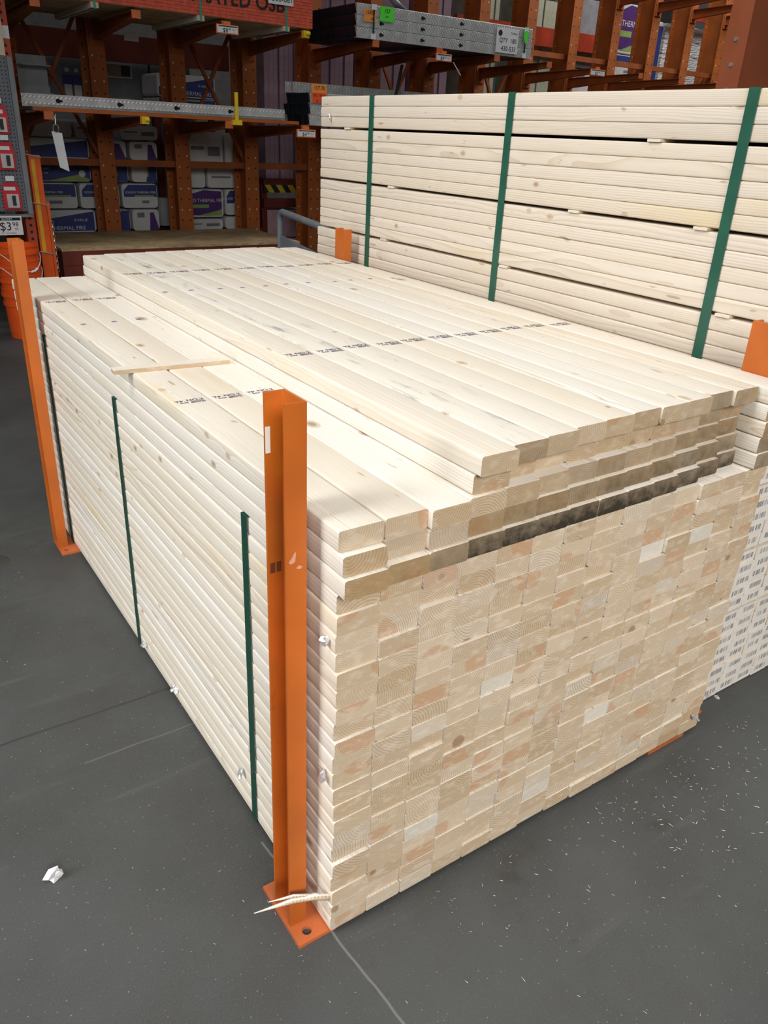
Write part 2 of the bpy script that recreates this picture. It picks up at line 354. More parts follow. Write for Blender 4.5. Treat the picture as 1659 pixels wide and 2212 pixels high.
rng = random.Random(3)
WHITE_ENDS = {(9, 17), (4, 12), (8, 6), (11, 17), (6, 2), (2, 4)}
for row in range(21):
    sh = rng.uniform(-0.0012, 0.0012)
    for col in range(14):
        sy = rng.choice([0, 0, 0.001, 0.002, 0.004, 0.007]) + rng.uniform(-0.0015, 0.0015)
        lab = f'pine two-by-four, {ORD[col + 1]} from the left, {ORD[row + 1]} course up of the front strapped unit'
        kw = dict(white=0.85) if (col, row) in WHITE_ENDS else {}
        if row < 2 and col > 11: kw['stain'] = 0.45
        o = board('strapped_board', B_UNIT, lab, 'boards of the front strapped unit',
                  (col * PX + PX / 2 + sh + rng.uniform(-0.0003, 0.0003), LU / 2 + sy, Z0 + row * PZ + PZ / 2), **kw)
        if row == 0 and col == 0: corner_board = o
        if row == 2 and col == 0: low_left = o

# loose boards on top: three full layers, two shorter layers, and the pulled-forward last column
ZL, PL = 0.846, 0.0407
near = [[-.020, -.012, -.010, -.006, -.004, -.002, .0, .0, .002, .006, .014, .027, .043],
        [-.012, .004, -.004, .0, .004, .006, .010, .012, .016, .022, .028, .036, .05],
        [.002, .004, -.009, -.002, .003, .012, .020, .022, .026, .032, .040, .048, .056],
        [.006, .032, .041, .037, .042, .046, .044, .050, .054, .060],
        [-.011, .006, .011, .022, .026, .031, .027, .029, .038, .030]]
dirt = [[.05, .15, .5, .95, 1.1, 1.1, 1.1, 1.1, 1.05, 1.0, .95, .95, 1.0], [.0, .05, .12, .25, .5, .5, .5, .7, .65, .75, .7, .7, .7],
        [.05, .0, .0, .03, .12, .18, .3, .5, .3, .35, .45, .55, .6], [.06, .1, .05, .05, .1, .1, .1, .2, .4, .3], [.05, .38, .12, .1, .1, .1, .1, .15, .45, .35]]
stain = [[.8, .85, .7, .5, .3, .3, .3, .3, .3, .3, .3, .3, .3], [.6, .3, .4, .6, .7, .75, .7, .6, .6, .55, .5, .4, .4],
         [.15, .1, .2, .3, .4, .5, .5, .5, .55, .55, .6, .5, .5], [.25, .2, .2, .25, .35, .4, .4, .45, .5, .5], [.25, .35, .2, .25, .3, .3, .3, .35, .45, .45]]
LAY = ['lowest', 'second', 'third', 'fourth', 'top']
STAMP = text_mesh([('TP.', 0.018, -0.025, 0.003), ('NO.2', 0.018, 0.012, 0.006), ('SWOB', 0.0068, -0.019, -0.006), ('MERICLAN', 0.0068, 0.014, -0.003), ('RESTRAT 18%', 0.0058, 0.014, -0.010)], .0004)
SQUARE = MB()
for i in range(9):
    for j in range(9):
        if (i * 7 + j * 5 + i * j) % 3: SQUARE.add([(-.008 + i * .0018, -.008 + j * .0018, 0), (-.0065 + i * .0018, -.008 + j * .0018, 0), (-.0065 + i * .0018, -.0065 + j * .0018, 0), (-.008 + i * .0018, -.0065 + j * .0018, 0)], [(0, 1, 2, 3)])
SQUARE = SQUARE.mesh('code')
def stamps(o, yc, rr):
    zt = TK / 2 + 0.0006
    for ys in (0.735, 1.99):
        part('grade_stamp', STAMP, 'ink', o, (rr.uniform(-.004, .004), ys - yc + rr.uniform(-.008, .008), zt), label='dark ink grade stamp')
    part('ink_code', SQUARE, 'inkblue', o, (rr.uniform(-.02, 0.0), 1.612 - yc + rr.uniform(-.01, .01), zt), label='small blue printed code')
rng = random.Random(11)
for k in range(5):
    x0 = 0.0 if k < 3 else 0.280
    for c in range(len(near[k])):
        g_ = 0.0 if k > 2 else (0.0015 if c else 0)
        yc = near[k][c] + LL / 2
        rel = f'{ORD[c + 1]} from the left' if c else 'outermost at the left edge'
        lab = f'loose pine board in the {LAY[k]} layer on the strapped unit, {rel}'
        kw = dict(dirt=dirt[k][c], stain=stain[k][c])
        if k == 4 and c in (1, 2): kw['mold'] = 1.0 if c == 1 else 0.4
        px = x0 + c * 0.0893 + PX / 2 - 0.0005 + (0.003 if (k < 3 and c) else 0) + rng.uniform(-.0003, .0003)
        o = board('loose_board', B_LOOSE, lab, 'loose boards laid on the front unit', (px, yc, ZL + k * PL + TK / 2), 0.0, **kw)
        if k == 4 or (k == 2 and c < 3): stamps(o, yc, rng)
for k in range(5):
    o = board('loose_board', B_LOOSE, f'loose pine board in the {LAY[k]} layer of the last column, beside the tall pile',
              'loose boards laid on the front unit', (1.1755 + PX / 2 + 0.0008 * k, -0.006 + 0.004 * (k % 2) + LL / 2, ZL + k * PL + TK / 2), 0.0, dirt=[.55, .65, .35, .25, .25][k], stain=.5)
    if k == 4: stamps(o, LL / 2, rng)

# the tall pile behind: boards with whitened, barcoded ends
XB, YB = 1.357, 0.044
groups = [8, 5, 5, 5, 5, 5, 5, 3]
zb = 0.004; lev = []
for gi, n_ in enumerate(groups):
    for _ in range(n_): lev.append((zb, gi)); zb += 0.03955
    zb += 0.0085
rng = random.Random(5)
for i, (zz, gi) in enumerate(lev):
    cols = 5 if i < 7 else (4 if i < 11 else (3 if i < 15 else (2 if i < 20 else 1)))
    for c in range(cols):
        lab = f'board with whitened barcoded end, {ORD[i + 1]} course up, {ORD[c + 1]} column of the tall pile' if c or i < 20 else f'pinkish pine board on the long side of the tall back pile, {ORD[i + 1]} course up'
        far = 0.022 if i < 28 else 0.0
        board('barcoded_board', B_BACK, lab, 'boards of the tall back pile', (XB + PX / 2 + c * PX + rng.uniform(-.001, .001), YB + LB / 2 + far * 1.0 + rng.uniform(-.003, .003), zz + TK / 2), 0.0, barcode=1.0, tint=0.45 if i < 33 else .32)
# hidden core of the same pile, one object
core = MB()
for i, (zz, gi) in enumerate(lev):
    cols = 5 if i < 7 else (4 if i < 11 else (3 if i < 15 else (2 if i < 20 else 1)))
    for c in range(cols, 14): core.box(XB + c * PX + .001, XB + (c + 1) * PX - .001, YB + .004, YB + LB, zz, zz + TK)
solo('remaining_barcoded_boards', core.mesh(), WOOD, 'rest of the pale boards filling the tall back pile behind its barcoded side', 'lumber', kind='stuff')['barcode'] = 1.0
# thin laths in the gaps of the tall pile
zg = 0.004; ng = 0
for gi, n_ in enumerate(groups[:-1]):
    zg += n_ * 0.03955
    if gi >= 3:
        for yy in {3: (0.55, 1.9), 4: (0.28, 1.15, 1.9), 5: (0.40, 0.86, 1.86), 6: (0.6, 2.2)}[gi]:
            ng += 1
            tag(link('lath', box(-0.008 + 0.003 * (ng % 3), 1.2, -0.022, 0.022, 0.0006, 0.0079), WOOD, loc=(XB, yy, zg)), f'thin pine lath sticking out of the {ORD[gi - 2]} gap of the tall pile, {"front" if yy < .7 else ("middle" if yy < 1.5 else "rear")} one', 'lath', 'laths in the tall pile')
    zg += 0.0085

# ---------------------------------------------------------------- straps
def band(name, x0, x1, z0, z1, w, mat, label, group, y):
    t = 0.0011; a, b = (x0, z0, x1, z1), (x0 - t, z0 - t, x1 + t, z1 + t)
    q = lambda r: [(r[0], r[1]), (r[2], r[1]), (r[2], r[3]), (r[0], r[3])]
    vs = [(p[0], yy, p[1]) for yy in (-w / 2, w / 2) for r in (a, b) for p in q(r)]
    fs = []
    for i in range(4):
        j = (i + 1) % 4
        fs += [(4 + i, 4 + j, 12 + j, 12 + i), (i, 8 + i, 8 + j, j), (i, j, 4 + j, 4 + i), (8 + i, 12 + i, 12 + j, 8 + j)]
    solo(name, MB().add(vs, fs).mesh(), mat, label, 'strap', (0, y, 0), group=group)
for y, l in ((2.04, 'rear'), (1.22, 'middle'), (0.362, 'front')):
    band('strapping_band', -0.0022, 14 * PX + 0.0022, Z0 - 0.0002, Z0 + 21 * PZ + 0.0004, 0.026, 'strap', f'dark green plastic strap around the front lumber unit, the {l} one', 'green straps on the front unit', y)
for y, l in ((2.02, 'rear'), (1.195, 'middle'), (0.332, 'front')):
    band('strapping_band', XB - 0.0025, XB + 14 * PX + 0.003, 0.0012, lev[-1][0] + TK + 0.0008, 0.031, 'strap2', f'green plastic strap round the tall back pile, the {l} one', 'green straps on the tall pile', y)

# ---------------------------------------------------------------- stake posts
def channel(w, f, t, h):
    """web in the YZ plane at x=0, flanges toward -x"""
    r = 0.008
    po = [(0, 0), (0, w), (-f, w), (-f, w - t), (-t - r * .3, w - t), (-t, w - t - r * .3), (-t, t + r * .3), (-t - r * .3, t), (-f, t), (-f, 0)]
    return MB().prism(po, 0, h, 'z').mesh()
def plate(x0, x1, y0, y1, hx, hy):
    mb = MB(); n = 20; r = 0.0105; zt = 0.0092
    cs = [(hx + r * math.cos(2 * PI * k / n), hy + r * math.sin(2 * PI * k / n)) for k in range(n)]
    rect = []
    for k in range(n):
        a = 2 * PI * k / n; dx, dy = math.cos(a), math.sin(a); ts = []
        if dx > 1e-6: ts.append((x1 - hx) / dx)
        if dx < -1e-6: ts.append((x0 - hx) / dx)
        if dy > 1e-6: ts.append((y1 - hy) / dy)
        if dy < -1e-6: ts.append((y0 - hy) / dy)
        t = min(ts); rect.append((hx + dx * t, hy + dy * t))
    corners = [(x1, y1), (x0, y1), (x0, y0), (x1, y0)]
    for k in range(n):
        j = (k + 1) % n; p, q = rect[k], rect[j]
        mid = [c for c in corners if 1e-6 < ((math.atan2(c[1] - hy, c[0] - hx) - 2 * PI * k / n) % (2 * PI)) < 2 * PI / n]
        for z, up in ((zt, True), (0.0, False)):
            ring = [cs[k], p] + mid + [q, cs[j]]; ring = ring if up else ring[::-1]
            mb.add([(a, b, z) for a, b in ring], [tuple(range(len(ring)))])
        mb.add([(cs[k][0], cs[k][1], 0), (cs[j][0], cs[j][1], 0), (cs[j][0], cs[j][1], zt), (cs[k][0], cs[k][1], zt)], [(0, 1, 2, 3)])
        edge = [p] + mid + [q]
        for u, v_ in zip(edge, edge[1:]): mb.add([(u[0], u[1], 0), (u[0], u[1], zt), (v_[0], v_[1], zt), (v_[0], v_[1], 0)], [(0, 3, 2, 1)])
    return mb.mesh()
def post(x, y, side, label, px):
    t = thing('stake_post', label, 'post', (x, y, 0), group='orange stake posts around the front lumber')
    ch = channel(0.074, 0.038, 0.006, 1.162)
    if side > 0:
        for v in ch.vertices: v.co.x = -v.co.x
        ch.flip_normals()
    part('channel', ch, 'post', t, (0, 0, 0.0092))
    part('base_plate', plate(*px), 'plate', t, label='flat orange plate with a bolt hole')
    return t
p1 = post(-0.0275, 0.058, -1, 'scuffed orange steel channel post with stickers at the near corner of the lumber', (-0.043, 0.045, -0.049, 0.122, -0.012, -0.025))
p2 = post(-0.0275, 2.012, -1, 'orange steel channel post holding the far left end of the lumber', (-0.037, 0.115, -0.055, 0.085, -0.012, -0.030))
p3 = post(1.268, 0.068, 1, 'worn orange channel post between the loose boards and the tall pile, near end', (-0.06, 0.06, -0.032, 0.12, 0.02, -0.012))
p4 = post(1.272, 2.075, 1, 'orange channel post between the loose boards and the tall pile, far end', (-0.115, 0.06, -0.05, 0.12, 0.02, -0.03))
part('base_strip', box(-.23, -.075, -.0665, -.03, 0, .009), 'plate', p3, label='thin orange strip showing under the boards')
part('white_sticker', box(-0.0385, -0.030, 0.0665, 0.0675, 1.07, 1.115), 'white', p1, label='small white sticker')
part('yellow_sticker', box(-0.0067, -0.0061, 0.010, 0.0655, 1.02, 1.14), 'yellow', p1, label='yellow warning sticker inside the channel')
part('black_text_strip', box(-0.0067, -0.0061, 0.008, 0.0635, 0.86, 0.985), 'black', p1, label='strip of black lettering')
part('pale_scuff', MB().prism([(-.034, .90), (-.030, .895), (-.022, .898), (-.020, .917), (-.025, .913), (-.027, .908)], -.0004, -.0001, 'y').prism([(-.020, .885), (-.012, .882), (-.008, .886), (-.015, .890)], -.0004, -.0001, 'y').mesh(), 'scuff', p1, label='pale rubbed marks')
for x in (-.034, -.022): part('grease_mark', box(x, x + .009, .0673, .0679, .845, .865), 'smudge', p1, label='dark greasy smudge')

# things lying on and fixed to the lumber
solo('lath', box(-0.152, 0.152, -0.018, 0.018, 0, 0.0105), WOOD, 'thin pine stick lying across the three lower loose boards', 'lath', (0.106, 1.028, ZL + 2 * PL + TK + 0.0004), (0, 0, -0.075))['stain'] = 0.2
sp = MB().tube([(0, 0, 0), (-0.03, 0.012, 0.008), (-0.075, 0.026, 0.010), (-0.15, 0.045, 0.004)], .005, 6, radii=[0.007, 0.0075, 0.006, 0.0008])
sp.tube([(-0.028, 0.012, 0.009), (-0.07, 0.028, 0.019), (-0.12, 0.04, 0.022)], .003, 6, radii=[0.0045, 0.004, 0.0006])
part('torn_splinter', sp.mesh(smooth=True), WOOD, low_left, (-0.0440, -LU / 2 + 0.010, 0.0), label='long pale splinter torn loose')
def crumple(seed, r):
    q = random.Random(seed); mb = MB(); n, m = 7, 5; vs = []
    for i in range(m + 1):
        for k in range(n):
            th = PI * i / m; ph = 2 * PI * k / n; s_ = r * q.uniform(0.5, 1.25)
            vs.append((s_ * math.sin(th) * math.cos(ph), s_ * 0.6 * math.sin(th) * math.sin(ph), s_ * math.cos(th)))
    fs = [(i * n + k, i * n + (k + 1) % n, (i + 1) * n + (k + 1) % n, (i + 1) * n + k) for i in range(m) for k in range(n)]
    return mb.add(vs, fs).mesh()
scraps = [((-0.009, 0.056 - .03, 0.745), 'upper scrap on the boards right of the near post', .011), ((-0.009, 0.026, 0.434), 'lower scrap on the boards right of the near post', .013),
          ((-0.010, 0.42, 0.115), 'scrap low on the long side beside the front strap', .011), ((-0.010, 0.885, 0.055), 'scrap low on the long side between middle and front strap', .012),
          ((-0.010, 1.15, 0.05), 'scrap low on the long side before the middle strap', .012), ((1.215, -0.010, 0.065), 'scrap at the lower right corner of the sawn ends', .013),
          ((XB + 0.035, YB - 0.010, 0.035), 'scrap over a barcode at the foot of the tall pile', .010), ((XB - 0.010, 2.34, 1.60), 'scrap near the top rear of the tall pile', .014)]
for i, (p, l, r) in enumerate(scraps):
    solo('torn_tag', crumple(i + 3, r), 'foil', f'crumpled silvery white tag {l}', 'tag scrap', p, (0.3 * i, 0.2 * i, 0.9 * i if p[1] > 0 and p[0] < 1.2 else 0), group='torn tags stapled to the lumber')
solo('paper_scrap', crumple(40, 0.022), 'white', 'small crumpled white paper scrap on the bare floor', 'litter', (-0.455, 0.452, 0.012), (0.4, 0.2, 0.4))
st = MB().lathe([(0.0, 0.0015), (0.05, 0.0015), (0.056, 0.0)], 18)
solo('floor_stain', st.mesh(), 'stain', 'dark rounded patch on the floor by the far left post', 'stain', (-0.30, 2.03, 0.0006))

# ---------------------------------------------------------------- floor and litter
solo_floor = link('floor', box(-9, 20, -6, 16, -0.05, 0), 'floor'); solo_floor['kind'] = 'structure'
wl = link('wall_back', box(-9, 20, 15.5, 15.7, 0, 9), 'wall'); wl['kind'] = 'structure'
deb = MB(); q = random.Random(21)
def sliver(x, y, L, w, a):
    m_ = Matrix.Translation((x, y, 0.0012)) @ Matrix.Rotation(a, 4, 'Z')
    deb.add([m_ @ Vector(p) for p in ((-L / 2, -w / 2, 0), (L / 2, -w * .2, 0), (L / 2, w * .2, 0), (-L / 2, w / 2, 0), (0, 0, w * .6))], [(0, 1, 4), (1, 2, 4), (2, 3, 4), (3, 0, 4), (3, 2, 1, 0)])
for _ in range(130):
    x = q.uniform(0.25, 1.5); sliver(x, -0.03 - abs(q.gauss(0.05, 0.16)), q.uniform(.002, .011), q.uniform(.0006, .0016), q.uniform(0, PI))
for _ in range(80):
    x, y = q.uniform(0.75, 1.4), q.uniform(-0.36, -0.05); sliver(x, y, q.uniform(.002, .014), q.uniform(.0008, .002), q.uniform(0, PI))
for _ in range(70): sliver(q.uniform(-0.8, -0.06), q.uniform(-0.2, 2.2), q.uniform(.002, .008), q.uniform(.0005, .0014), q.uniform(0, PI))
for _ in range(60): sliver(q.uniform(-0.1, 1.3), q.uniform(-0.6, -0.1), q.uniform(.002, .010), q.uniform(.0005, .0012), q.uniform(0, PI))
o = solo('wood_litter', deb.mesh(), WOOD, 'pale wood splinters and sawdust scattered over the dark floor', 'wood litter', kind='stuff')

# ---------------------------------------------------------------- cantilever rack behind
YU = 7.35
XK = [1.08 + 0.757 * k for k in range(16)]
rack = thing('cantilever_rack', 'tall dark orange cantilever rack with perforated uprights and arms running along the back', 'rack', (0, 0, 0))
up = MB().box(-.076, .076, 0, .012, 0, 5.2).box(-.006, .006, .012, .288, 0, 5.2).box(-.076, .076, .288, .30, 0, 5.2).mesh()
arm = MB()
for s_ in (-.035, .035 - .006): pass
def arm_mesh():
    mb = MB(); L = YU - 6.2
    for z0a, z0b, hw, t in ((-.055, .045, .034, .007), (.045, .045, .034, .007)): pass
    # I-section tapering to the tip; root at y=0, tip at y=-L, rising 0.09
    def sec(y, zc, h): return [(-.034, y, zc - h), (.034, y, zc - h), (.034, y, zc - h + .008), (.006, y, zc - h + .008), (.006, y, zc + h - .008), (.034, y, zc + h - .008), (.034, y, zc + h), (-.034, y, zc + h), (-.034, y, zc + h - .008), (-.006, y, zc + h - .008), (-.006, y, zc - h + .008), (-.034, y, zc - h + .008)]
    a, b = sec(0, 0.0, .058), sec(-L, 0.055, .026); n = 12
    mb.add(a + b, [tuple(range(n)), tuple(range(n, 2 * n))[::-1]] + [(i, i + n, (i + 1) % n + n, (i + 1) % n) for i in range(n)])
    mb.box(-.06, .06, -.012, 0, -.10, .10)
    return mb.mesh()
ARM = arm_mesh(); TIP = box(-.036, .036, -1.158, -1.15, .026, .084)
brace = lambda a, b, w=.022: MB().tube([a, b], w, 4).mesh()
for k in range(16):
    part('upright', up, 'rack', rack, (XK[k], YU, 0))
    for z in (1.515, 2.265, 3.26):
        if (z > 3 and k < 10) or (z < 2 and k > 9): continue
        a_ = part('arm', ARM, 'arm', rack, (XK[k], YU, z))
        part('tip_plate', TIP, 'armtip', a_)
    if k < 15:
        for z in (1.19, 2.56): part('tie_bar', box(XK[k] + .006, XK[k + 1] - .006, YU + .06, YU + .10, z - .03, z + .03), 'arm', rack)
    if k in (0, 2, 5, 7, 10, 12):
        for sgn in (0, 1):
            za, zc = (1.2, 2.62) if sgn else (2.62, 1.2)
            part('cross_brace', brace((XK[k] + .01, YU + .13 + .05 * sgn, za), (XK[k + 1] - .01, YU + .13 + .05 * sgn, zc)), 'arm', rack)

# low platform in the first bays
pl = thing('deck_platform', 'low red steel platform with a strand board top under the rack', 'platform', (1.05, 6.2, 0))
part('deck_board', box(0, 2.25, 0, 1.12, .552, .572), 'osb', pl, label='strand board top')
part('front_rail', MB().box(0, 2.25, 0.002, .05, .44, .551).box(0, .95, .006, .045, 0, .44).mesh(), 'redbeam', pl)
part('end_panel', box(0.002, .03, .052, 1.1, 0.0, .55), 'redbeam', pl)
for x in (1.1, 2.15): part('leg', box(x, x + .07, .005, .07, 0, .439), 'post', pl)
part('rear_rail', box(0.03, 2.25, 1.04, 1.10, .44, .551), 'redbeam', pl)
# middle shelf
sh = thing('shelf_deck', 'strand board shelf with an orange front edge resting on the lower rack arms', 'shelf', (.97, 6.2, 1.606))
part('shelf_board', box(0, 2.32, .006, 1.1, .001, .018), 'osb', sh)
part('front_edge', MB().box(0.0, 2.32, -.002, .005, -.006, .02).mesh(), 'post', sh)
# bundle of strand board above
ob = thing('strand_board_bundle', 'strapped bundle of strand board sheets with red sealed edges on the upper arms', 'board bundle', (1.0, 6.2, 2.372))
sheets = MB()
for i in range(46): sheets.box(0, 2.43, .0 + 0.0015 * (i % 2), 1.12, .012 * i + .0006, .012 * i + .0118)
sheets.box(0.004, 2.426, .004, 1.116, .0, .55)
part('sheet_stack', sheets.mesh(), 'osbred', ob)
part('underside', box(.006, 2.424, .006, 1.114, -.004, -.0005), 'osb', ob, label='bare strand board underside')
part('stencil_lettering', text_mesh([('APA RATED OSB', .15, 0, 0)], .003), 'black', ob, (1.60, -0.0012, .095), STAND, label='black stencil lettering')
for i, (x, l) in enumerate(((.52, 'over the left bay'), (1.38, 'over the middle bay'), (2.17, 'over the rear end near the steel studs'))):
    solo('strapping_band', MB().box(-.009, .009, -.004, -.0025, -.045, .55).box(-.009, .009, -.004, 1.1, -.046, -.0445).mesh(), 'strap3', f'thin teal strap on the red board bundle, {l}', 'strap', (1.0 + x, 6.2, 2.372), group='teal straps on the board bundle')
    solo('bearer_strip', box(-.03, .03, -.002, 1.1, -.0425, -.005), WOOD, f'pale wood strip under the strand board bundle, {l}', 'wood strip', (1.0 + x, 6.2, 2.372), group='wood strips under the bundle')
t = thing('paper_sign', 'white number card strapped to the red board bundle', 'sign', (3.115, 6.192, 2.52))
part('card', box(-.12, .12, -.001, .001, 0, .16), 'white', t); part('lettering', text_mesh([('366-081', .062, 0, 0)]), 'black', t, (.015, -.002, .022), STAND)

# ---------------------------------------------------------------- steel studs
def stud_mesh(L, holes=True):
    h, f, t = .0905, .031, .0022
    po = [(0, 0), (f, 0), (f, .008), (f - t, .008), (f - t, t), (t, t), (t, h - t), (f - t, h - t), (f - t, h - .008), (f, h - .008), (f, h), (.006, h), (0, h - .006)]
    return MB().prism(po, 0, L, 'x').mesh()
S_LONG = stud_mesh(2.2); S_SHADE = stud_mesh(2.2)
punch = MB()
def oval(x, z):
    pts = []
    for k in range(14):
        a = 2 * PI * k / 14; pts.append((x + .018 * math.cos(a), 0, z + .017 * math.sin(a)))
    punch.add(pts, [tuple(range(14))[::-1]]); punch.add([(x + .012, 0, z - .008), (x + .034, 0, z - .008), (x + .034, 0, z + .008), (x + .012, 0, z + .008)], [(0, 1, 2, 3)])
for x in (.27, .75, 1.23, 1.72): oval(x, .042)
PUNCH = punch.mesh()
rows = ['bottom', 'middle', 'top']
def studs(x0, y0, z0, n, layout, where, grp, L=S_LONG, pitch=.0335):
    first = None
    for r, nr in enumerate(layout):
        for c in range(nr):
            pos = 'front' if c == 0 else f'{ORD[c + 1]} from the front'
            o = solo('steel_stud', L if c == 0 else S_SHADE, 'stud' if c == 0 else 'studshade', f'steel stud in the {rows[r]} row of the {where}, {pos}', 'steel stud', (x0 + random.uniform(-.006, .006), y0 + c * pitch, z0 + r * .0915), group=grp)
            if c == 0: part('punch_out', PUNCH, 'hole', o, (0, -.0006, 0), label='row of dark punched openings')
studs(3.895, 6.20, 2.351, 30, (28, 28, 28), 'upper stud bundle', 'studs of the upper bundle')
studs(3.44, 6.26, 1.600, 10, (14, 16, 14), 'lower stud heap', 'studs of the lower heap')
o = solo('steel_stud', S_LONG, 'stud', 'bright galvanised stud laid on top of the lower stud heap, rear of two', 'steel stud', (3.37, 6.62, 1.877), group='studs of the lower heap')
o = solo('steel_stud', S_LONG, 'stud', 'bright galvanised stud laid on top of the lower stud heap, nearer the aisle', 'steel stud', (3.42, 6.55, 1.877), group='studs of the lower heap')
rows_l = [(.905, 6.24,1.6275, 0, 'front'), (.93, 6.30,1.6275, 0, 'second'), (.98, 6.36,1.6275, 0, 'third')]
trk = MB().prism([(0, 0), (.05, 0), (.05, .002), (.002, .002), (.002, .088), (.05, .088), (.05, .09), (0, .09)], 0, 2.25, 'x').mesh()
for x, y, z, r_, l in rows_l: 
    o = solo('steel_track', trk, 'stud', f'long galvanised steel track lying on the middle shelf, {l} from the aisle', 'steel track', (x, y, z + .0), group='steel tracks on the middle shelf')
    if l == 'front': part('punch_out', PUNCH, 'hole', o, (0, -.0006, 0.005), label='row of dark punched openings')
solo('steel_track', MB().prism([(0, 0), (.034, 0), (.034, .02), (.032, .02), (.032, .002), (.002, .002), (.002, .02), (0, .02)], 0, 2.2, 'x').mesh(), 'steel', 'bright shallow steel track at the very edge of the middle shelf', 'steel track', (.95, 6.203, 1.6275))
for x, l in ((4.075, 'left'), (5.99, 'right')):
    t = solo('strapping_band', MB().box(-.009, .009, -.004, -.002, -.012, .285).box(-.009, .009, -.004, .95, -.012, -.0105).box(-.009, .009, -.004, .95, .283, .285).mesh(), 'strap', f'dark green strap around the upper stud bundle, {l} one', 'strap', (x, 6.197, 2.350), group='straps on the upper stud bundle')
    for z in (0.0, .235): part('edge_protector', box(-.028, .028, -.008, -.0045, z, z + .045), 'white', t)
# handwritten stickers and the stock card
def sticker(x0, x1, z0, z1, mat, lines, label, y=6.194, mat2=None):
    t = thing('neon_sticker', label, 'sticker', ((x0 + x1) / 2, y, z0))
    w, h = (x1 - x0) / 2, z1 - z0
    part('paper', box(-w, w, -.0008, .0008, 0, h), mat, t)
    if mat2: part('lower_paper', box(-w * .95, w * .95, -.0018, -.0009, 0, h * .55), mat2, t)
    part('handwriting', text_mesh(lines), 'black', t, (0, -.003, 0), STAND)
sticker(3.965, 4.10, 2.485, 2.585, 'neon_o', [('15908', .042, 0, .06), ('18', .035, .02, .015)], 'orange price sticker on the upper stud bundle')
sticker(4.145, 4.30, 2.505, 2.625, 'neon_g', [('157', .045, 0, .07), ('sms', .025, 0, .035)], 'bright green sticker on the upper stud bundle')
sticker(3.455, 3.615, 1.79, 1.945, 'neon_o', [('157.70', .045, 0, .11), ('SSC 195cm', .028, 0, .055), ('20   70', .026, 0, .008)], 'orange and red price sticker on the lower stud heap', 6.252, 'neon_r')
t = thing('paper_sign', 'white stock card on the upper stud bundle', 'sign', (5.735, 6.193, 2.375))
part('card', box(-.15, .15, -.001, .001, 0, .225), 'white', t)
part('lettering', text_mesh([('QTY  180', .058, .01, .095), ('430-533', .062, .025, .02), ('Toolbox', .026, .09, .175)]), 'black', t, (0, -.002, 0), STAND)
part('round_mark', MB().lathe([(0, 0), (.027, 0)], 20).mesh(), 'black', t, (-.10, -.002, .175), STAND, label='black round logo')
t = thing('bottle_tag', 'green drop-shaped tag on the right strap of the upper stud bundle', 'tag', (5.99, 6.188, 2.545))
part('tag_body', MB().prism([(0, -.07), (.032, -.01), (.032, .04), (.015, .055), (-.015, .055), (-.032, .04), (-.032, -.01)], -.001, .001, 'y').mesh(), 'neon_g', t)
solo('bar', MB().tube([(0, 0, 0), (.14, .1, .32)], .016, 8).mesh(), 'blk2', 'dark steel bar standing slantwise out of the lower stud heap', 'steel bar', (4.55, 6.48, 1.878))
solo('plastic_wrap', MB().tube([(0, 0, 0), (-.12, .02, .05), (-.2, .06, .14), (-.22, .08, .3)], .03, 8, radii=[.01, .035, .03, .02]).mesh(smooth=True), 'film', 'twist of clear plastic hanging over the upper stud bundle', 'plastic wrap', (4.62, 6.45, 2.66))

# shelf price tags
def price(x, z, big, small, label, slope=0.0, w=.1, y=6.1872):
    t = thing('price_tag', label, 'price tag', (x, y, z), (0, 0, slope), group='orange framed price tags on the rack')
    part('holder', MB().box(-w, w, -.004, .004, 0, .068).box(-.03, .03, -.003, .003, .068, .092).mesh(), 'tagframe', t)
    part('card', box(-w + .008, w - .008, -.006, -.0045, .008, .062), 'white', t)
    part('black_band', box(-w + .02, w - .012, -.007, -.0062, .052, .06), 'black', t)
    part('lettering', text_mesh([(big, .045, -.02, .012), (small, .022, .018, .03), ('EA 12', .014, .06, .03), ('-----', .014, .06, .015)]), 'black', t, (0, -.0075, 0), STAND)
price(2.605, 2.255, '$8', '48', 'orange framed price tag hanging below the red board bundle')
price(3.36, 1.495, '$4', '48', 'orange framed price tag at the end of the middle shelf')
price(4.915, 2.235, '$9', '98', 'orange framed price tag on an arm under the upper stud bundle')
price(7.14, 2.265, '$2', '98', 'orange framed price tag on a bare rack arm above the tall pile', w=.12)
solo('tag_wire', MB().tube([(0, 0, 0), (.09, -.02, -.11)], .004, 6).mesh(), 'white', 'thin white stick hanging beside the price tag under the stud bundle', 'wire', (5.02, 6.16, 2.235))
# hanging card, yellow fittings
t = thing('hanging_tag', 'long white card hanging on a wire ring below the middle shelf', 'tag', (1.135, 6.165, 1.18))
part('card', MB().prism([(-.055, .28), (-.025, .02), (.045, -.01), (.022, .268)], -.001, .001, 'y').mesh(), 'white', t)
ring = [(-.02 + .022 * math.cos(a), 0, .30 + .03 * math.sin(a)) for a in [2 * PI * k / 14 for k in range(15)]]
part('wire_ring', MB().tube(ring, .0028, 6).tube([(-.02, 0, .325), (-.02 + .008, 0, .37), (-.01, .0, .405), (-.022, 0, .37), (-.02, 0, .325)], .0028, 6).mesh(), 'steel', t)
t = thing('marker_post', 'yellow upright marker post clipped to the middle shelf edge', 'marker post', (2.66, 6.176, 1.575))
part('tube', MB().tube([(0, 0, 0), (0, 0, .25)], .017, 12).mesh(), 'yellow', t); part('clip', box(-.045, .045, -.014, .016, -.005, .035), 'yellow', t); part('black_cap', MB().tube([(0, 0, .251), (0, 0, .272)], .0165, 12).mesh(), 'black', t)
